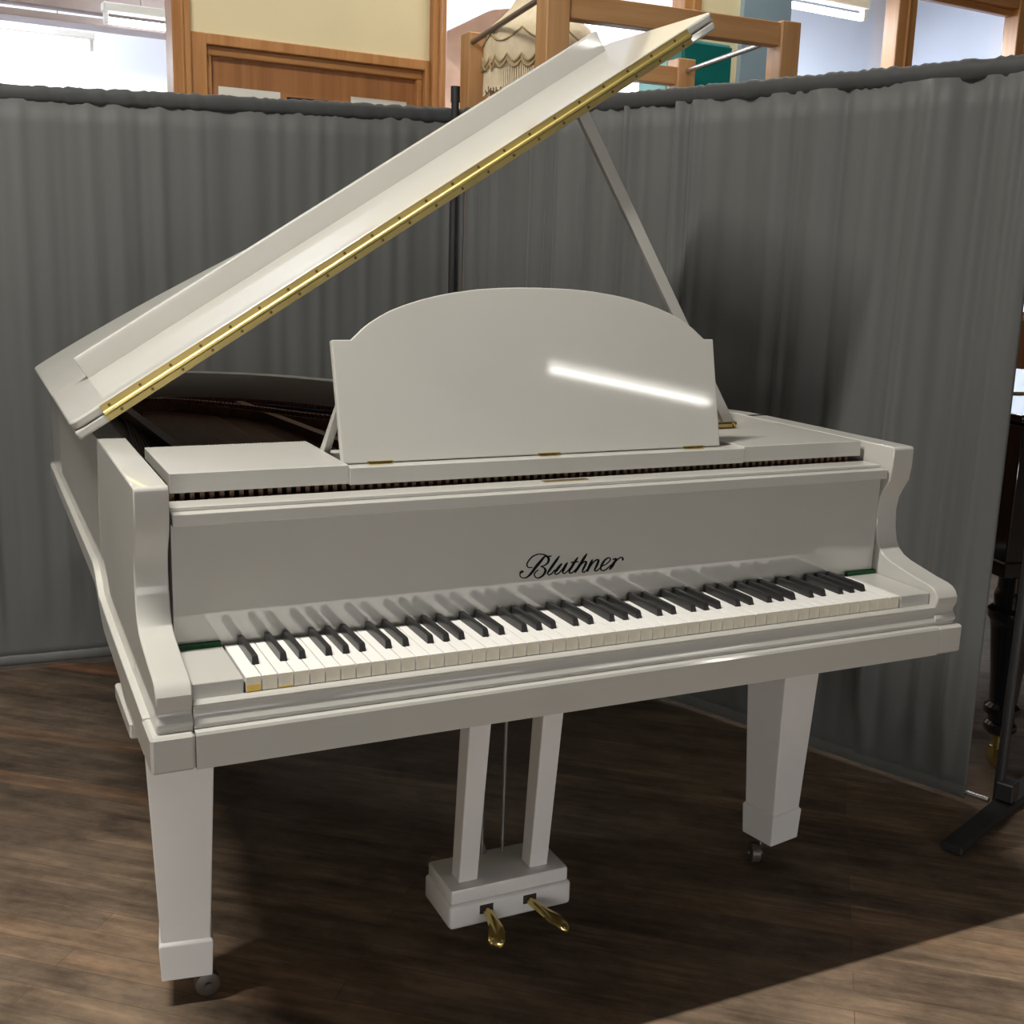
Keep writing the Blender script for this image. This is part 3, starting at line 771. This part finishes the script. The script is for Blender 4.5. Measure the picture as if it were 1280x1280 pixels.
# honey timber posts and rails
for i, (a, b) in enumerate(((-.56, -.491), (.521, .585), (1.83, 1.935), (3.262, 3.40), (4.235, 4.37))):
    o = wroot('trim_%d' % (i + 1)); struct(o)
    wbox('post', a, b, -.035, .064, 0, HC, 'trim', o, .004)
    m_ = (a + b) / 2; wbox('bead', m_ - .006, m_ + .006, -.047, -.033, 0, HC, 'trim', o, .003)
struct(wbox('trim_6', 3.40, 4.235, -.03, .065, 2.80, 2.90, 'trim_h', None, .004))
struct(wbox('trim_7', 2.506, 3.262, -.03, .065, 2.80, 2.90, 'trim_h', None, .004))
struct(wbox('trim_11', 2.506, 7.7, -.03, -.002, 0, 1.05, 'panel'))
# windows
def window(n, s0, s1, z0, z1):
    o = wroot('window_%d' % n); struct(o)
    bm = bmesh.new()
    for q in ((s0, s1, z0, z0 + .05), (s0, s1, z1 - .035, z1)): bx(bm, q[0], q[1], .02, .063, q[2], q[3], .003)
    f = obj('window_sash', bm, 'trim_h', o)
    wbox('pane', s0, s1, .055, .060, z0 + .05, z1 - .035, 'glass', o)
window(1, -3.3, -.56, 1.05, 2.98); window(2, .585, 1.83, 1.05, 2.98); window(3, 2.506, 3.262, 1.05, 2.80); window(4, 3.40, 4.235, 1.05, 2.80); window(5, 4.37, 5.8, 1.05, 2.80)
struct(wbox('trim_8', -3.42, -3.3, -.035, .064, 0, HC, 'trim', None, .004))
o = bmesh.new(); bx(o, -8.2, -3.42, 0, .12, 1.05, 2.98); bx(o, 5.8, 7.7, 0, .12, 1.05, 2.90); o = obj('wall_back', o, 'cream'); o.location = WP; o.rotation_euler = (0, 0, WA); struct(o)
# door
d = wroot('door_1'); struct(d)
wbox('door_leaf', -.425, .498, .045, .085, .01, 2.055, 'door', d)
bm = bmesh.new()
bx(bm, -.491, -.425, -.012, .11, 0, 2.125, .003); bx(bm, .498, .521, -.012, .11, 0, 2.125, .003)
bx(bm, -.425, .498, -.012, .11, 2.085, 2.125, .003)
obj('door_frame', bm, 'trim', d)
bm = bmesh.new(); bx(bm, -.425, .498, .015, .05, 2.050, 2.086, .004); bx(bm, -.425, -.40, .015, .05, 0, 2.05, .003); bx(bm, .474, .498, .015, .05, 0, 2.05, .003)
obj('door_stop', bm, 'trim_h', d)
# notices on the door
def sheet(name, label, cat, s0, s1, z0, z1, mat, tilt=0, n0=.0385, th=.002, group=None):
    bm = bmesh.new(); bx(bm, s0, s1, n0, n0 + th, z0, z1); o = obj(name, bm, mat)
    o.location = WP; o.rotation_euler = (0, tilt, WA); tag(o, label, cat, group); return o
sheet('paper_notice', 'white paper notice on the left half of the brown door', 'notice', -.368, -.118, 1.70, 1.945, 'paper', 0, .042)
sheet('paper_notice', 'cream paper notice on the right half of the brown door', 'notice', .185, .437, 1.70, 1.958, 'paper', 0, .042)
o = sheet('door_plate', 'small dark plate on the brown door between two notices', 'door plate', -.09, .085, 1.80, 1.930, 'dark', 0, .030, .014)

# ------------------------------------------------------------------ room beyond the glass
struct(wbox('wall_far', -8, 8, 4.4, 4.5, 0, HC, 'white_wall'))
bm = bmesh.new(); bx(bm, -8, .95, 2.95, 3.07, 2.68, 2.80, .004); bx(bm, -8, .95, 2.90, 3.12, 2.60, 2.64, .004)
o = obj('trim_9', bm, 'beam'); o.location = WP; o.rotation_euler = (0, 0, WA); struct(o)
bm = bmesh.new(); prism(bm, [(1.55, 0), (3.0, 0), (3.0, 3.1), (2.35, 2.98), (1.55, 2.56)], lambda p, t: (p[0], t, p[1]), 2.7, 2.8)
o = obj('wall_partition', bm, 'pink'); o.location = WP; o.rotation_euler = (0, 0, WA); struct(o)

def fluoro(label, c, ang, length, power, glow, group, drop=.0):
    """batten light: housing, tube, two caps; c is the middle of the tube"""
    r = thing('fluorescent_light', label, 'light', c, ang, group)
    h = length / 2
    bm = bmesh.new(); bx(bm, -h - .03, h + .03, -.04, .04, .045, .095, .006)
    for s in (-1, 1): bx(bm, s * (h + .012) - .012, s * (h + .012) + .012, -.02, .02, -.02, .05, .003)
    obj('housing', bm, 'housing', r)
    bm = bmesh.new(); tube(bm, [(-h, 0, 0), (h, 0, 0)], .019, 14)
    obj('lamp_tube', bm, glow, r, 50)
    bm = bmesh.new()
    top = HC - c[2]
    if top > .12:
        for s in (-1, 1): tube(bm, [(s * h * .7, 0, .09), (s * h * .7, 0, top)], .005, 8)
        obj('hanger', bm, 'steel', r, 40)
    if power:
        L = bpy.data.lights.new('tube_light', 'AREA'); L.shape = 'RECTANGLE'; L.size = length; L.size_y = .05; L.energy = power; L.color = (.85, .92, 1) if glow == 'tube_cool' else (1, .955, .89)
        lo = bpy.data.objects.new('tube_light', L); COL.objects.link(lo); lo.parent = r; lo.location = (0, 0, -.024)
    return r
M['tube'] = emit('tube_glow', (1, .97, .92), 30)
M['tube_cool'] = emit('cool_tube_glow', (.95, .97, 1), 14)
fluoro('fluorescent batten hung over the floor just left of the keyboard', (-.95, .03, 3.95), 0, 1.25, 185, 'tube', None)
fluoro('fluorescent batten hung in front of the piano, to its right', (3.52, -3.92, 2.80), math.atan2(-.63, 1.53), 1.65, 2, 'tube', None)
fluoro('fluorescent batten over the gap between left curtain and door', (-.4, 2.72, 3.95), WA, 1.25, 6, 'tube', None)
fluoro('fluorescent batten above the oak rack and lampshade', (2.3, 2.6, 3.95), WA, 1.25, 34, 'tube', None)
G2 = 'fluorescent battens in the room beyond the glass'
def wl(label, s, n, z, power):
    p = WP + WD * s + WN * n
    fluoro(label, (p.x, p.y, z), WA, 1.25, power, 'tube_cool', None)
wl('lit fluorescent tube seen through the far left window, free of the beam', -.72, 3.75, 2.60, 130)
wl('lit fluorescent tube just under the beam, seen through the far left window', .43, 2.7, 2.60, 70)
wl('lit fluorescent tube seen through the window right of the blue pier', 3.18, .75, 2.815, 150)
wl('added fill tube in the room beyond, hidden behind the cream wall over the door', 0, 1.0, 2.9, 60)  # added, hidden tube that lifts the light in the room beyond
wl('added fill tube in the room beyond, out of view over the right-hand windows', 4.6, 3.3, 3.9, 330)  # added, unseen tube to brighten the far wall on the right
fluoro('fluorescent batten on the hall ceiling to the front left of the piano', (-3.5, -1.7, 3.95), 0, 1.25, 2, 'tube', None)
wl('added fill tube high in the room beyond, out of view over the left window', -.9, 3.3, 3.9, 75)  # unseen lamp put in to brighten the far wall behind the left window


# ------------------------------------------------------------------ oak display rack, lampshade and teal board behind the right screen
rk = thing('display_rack', 'honey oak timber display rack standing behind the right curtain screen', 'rack', (0, 0, 0))
RX0, RX1, RY0, RY1, RZ = 1.608, 2.608, 2.29, 3.00, 2.235
def rpost(x, y, h):
    bm = bmesh.new(); bx(bm, x - .045, x + .045, y - .045, y + .045, 0, h, .004); return obj('rack_post', bm, 'rack', rk)
rpost(RX0, RY0, 2.34); rpost(RX1, RY0, RZ + .005); rpost(RX0 + .01, RY1, 2.205); rpost(RX1, RY1, 2.20)
def rrail(x0, x1, y0, y1, z0, z1):
    bm = bmesh.new(); bx(bm, x0, x1, y0, y1, z0, z1, .003); return obj('rack_rail', bm, 'rack_h', rk)
rrail(RX0 + .045, RX1 - .045, RY0 - .03, RY0 + .03, RZ - .085, RZ)
rrail(RX0 + .055, RX1 - .045, RY1 - .03, RY1 + .03, 2.09, 2.165)
rrail(RX0 + .045, RX1 - .045, RY0 - .03, RY0 + .03, .20, .28); rrail(RX0 + .055, RX1 - .045, RY1 - .03, RY1 + .03, .20, .28)
for x in (RX0, RX1):
    bm = bmesh.new(); bx(bm, x - .03, x + .03, RY0 + .045, RY1 - .045, .20, .28, .003); obj('rack_rail', bm, 'rack', rk)
bm = bmesh.new(); tube(bm, [(RX0 - .035, RY0 + .04, 2.215), (RX0 - .02, RY1 - .04, 2.165)], .011, 10); obj('hanging_rod', bm, 'steel_dark', rk, 40)
bm = bmesh.new(); tube(bm, [(RX1, RY0 + .04, 2.19), (RX1, RY1 - .04, 2.15)], .011, 10); obj('hanging_rod', bm, 'steel', rk, 40)

LX, LY, LZ = 1.800, 2.775, 1.965
ls = thing('lampshade', 'cream bell lampshade with scalloped swags and fringe hanging in the oak rack', 'lampshade', (LX, LY, LZ))
bm = bmesh.new(); NN = 96; rings = []
PR = [(.045, .50), (.062, .455), (.078, .40), (.096, .35), (.118, .31), (.150, .275), (.185, .245), (.205, .21), (.210, .17), (.208, .12), (.206, .085)]
for r, z in PR:
    ring = []
    for k in range(NN):
        a = 2 * PI * k / NN; wv = abs(math.sin(4 * a)); f = 1 + (.055 * wv if z < .33 else .03 * wv) + .006 * math.sin(24 * a)
        dz = -.018 * wv if z < .1 else 0
        ring.append(bm.verts.new((r * f * math.cos(a), r * f * math.sin(a), z + dz)))
    rings.append(ring)
for a, b in zip(rings, rings[1:]):
    for k in range(NN): bm.faces.new((a[k], a[(k + 1) % NN], b[(k + 1) % NN], b[k]))
bm.faces.new(rings[0]); bmesh.ops.recalc_face_normals(bm, faces=bm.faces)
sh = obj('shade', bm, 'shade', ls, 60); md = sh.modifiers.new('Solidify', 'SOLIDIFY'); md.thickness = .003
for zz, dp, rr_, nm in ((.215, .045, .2105, 'swag'), (.12, .026, .2135, 'swag'), (.10, .026, .2135, 'swag')):
    bm = bmesh.new(); n2 = 8 if dp > .03 else 24; P = []
    for k in range(NN * 2 + 1):
        a = PI * k / NN; wv = abs(math.sin(4 * a)); f = rr_ * (1 + .055 * wv) + .002
        P.append((f * math.cos(a), f * math.sin(a), zz - dp * abs(math.sin(n2 / 2 * a))))
    tube(bm, P, .004, 6, False); obj(nm, bm, 'trim_gold', ls, 60)
bm = bmesh.new()
for k in range(150):
    a = 2 * PI * k / 150; wv = abs(math.sin(4 * a)); r = .205 * (1 + .055 * wv); z1 = .088 - .018 * wv
    tube(bm, [(r * math.cos(a), r * math.sin(a), z1), (r * 1.01 * math.cos(a + .01), r * 1.01 * math.sin(a + .01), z1 - .078 - .01 * math.sin(k * 2.3))], [.0035, .0045], 5)
o = obj('fringe', bm, 'shade', ls); o['kind'] = 'stuff'
bm = bmesh.new(); tube(bm, [(0, 0, .50), (0, 0, .56)], .022, 12); tube(bm, [(0, 0, .56), (0, 0, HC - LZ - .001)], .004, 8); obj('cord', bm, 'black_metal', ls, 40)

tb = thing('teal_cabinet', 'tall teal cupboard beyond the oak rack, its top showing above the right curtain', 'cupboard', (2.775, 3.205, 0), WA)
bm = bmesh.new(); bx(bm, -.19, .17, -.09, .12, 0, 2.315, .004); obj('carcass', bm, 'teal_light', tb)
bm = bmesh.new(); bx(bm, -.115, .165, -.108, -.091, .05, 2.30, .003); o = obj('cupboard_door', bm, 'teal', tb)
bm = bmesh.new(); tube(bm, [(-.09, -.115, 1.0), (-.09, -.115, 1.14)], .007, 8); obj('handle', bm, 'steel', o, 40)

# ------------------------------------------------------------------ black grand at the right edge
bp_ = thing('grand_piano', 'black lacquered grand piano with closed lid behind the right curtain screen', 'piano', (2.035, .47, 0), math.radians(-14))
sh_ = [(0, 0), (1.46, 0), (1.46, .62), (1.40, .80), (1.22, .95), (1.02, 1.10), (.86, 1.30), (.70, 1.52), (.50, 1.66), (.22, 1.72), (.03, 1.68), (0, 1.6)]
bm = bmesh.new(); prism(bm, sh_, lambda p, t: (p[0], p[1], t), .60, .955); obj('rim', bm, 'black_gloss', bp_, 30, .004)
bm = bmesh.new(); prism(bm, [(x * 1.02 - .015, y * 1.015 - .015) for x, y in sh_ if y > .3 or True], lambda p, t: (p[0], p[1], t), .962, .982); obj('lid', bm, 'black_gloss', bp_, 30, .004)
bm = bmesh.new(); tube(bm, [(-.012, .46, .983), (1.468, .46, .983)], .005, 10); obj('piano_hinge', bm, 'brass', bp_, 40)
bm = bmesh.new(); bx(bm, -.006, 1.466, -.006, .35, .560, .602, .004); obj('key_bed', bm, 'black_gloss', bp_)
for (lx, ly) in ((.105, .085), (1.36, .085), (.42, 1.45)):
    bm = bmesh.new()
    lathe(bm, [(.050, .50), (.050, .60)], 24, (lx, ly, 0))
    lathe(bm, [(.034, .10), (.044, .112), (.044, .128), (.035, .136), (.035, .150), (.048, .160), (.048, .178), (.036, .188), (.040, .25), (.056, .40), (.060, .418), (.068, .430), (.068, .448), (.054, .460), (.056, .49), (.050, .505)], 28, (lx, ly, 0))
    lg = obj('leg', bm, 'black_gloss', bp_, 40)
    bm = bmesh.new(); tube(bm, [(lx - .011, ly, .03), (lx + .011, ly, .03)], .029, 20); lathe(bm, [(.016, .05), (.016, .102)], 14, (lx, ly, 0)); lathe(bm, [(.024, .085), (.024, .101)], 16, (lx, ly, 0)); bx(bm, lx - .018, lx + .018, ly - .012, ly + .012, .03, .06)
    o = obj('caster', bm, 'brass', lg, 40); o['label'] = 'brass caster'

# timber panelling low on the right-hand side of the hall
struct(box('trim_10', 8.44, 8.5, -1.5, 4.1, 0, 1.55, 'panel'))

# ------------------------------------------------------------------ camera and view
cd = bpy.data.cameras.new('camera'); cam = bpy.data.objects.new('camera', cd); COL.objects.link(cam)
cd.sensor_width = 36; cd.lens = 36 * 1444.26 / 1280; cd.clip_start = .05
R_ = Vector((.90468237, -.42506383, .02950502)); U_ = Vector((.06431775, .20468701, .97671206)); F_ = Vector((.42120426, .88171649, -.21251588))
cam.matrix_world = Matrix(((R_.x, U_.x, -F_.x, -.3346), (R_.y, U_.y, -F_.y, -1.5654), (R_.z, U_.z, -F_.z, 1.3173), (0, 0, 0, 1)))
SC.camera = cam
wd_ = bpy.data.worlds.new('world'); SC.world = wd_; wd_.use_nodes = True
wd_.node_tree.nodes['Background'].inputs[0].default_value = (.02, .02, .02, 1)
SC.view_settings.view_transform = 'Standard'; SC.view_settings.look = 'None'; SC.view_settings.gamma = 1; SC.view_settings.exposure = -.07
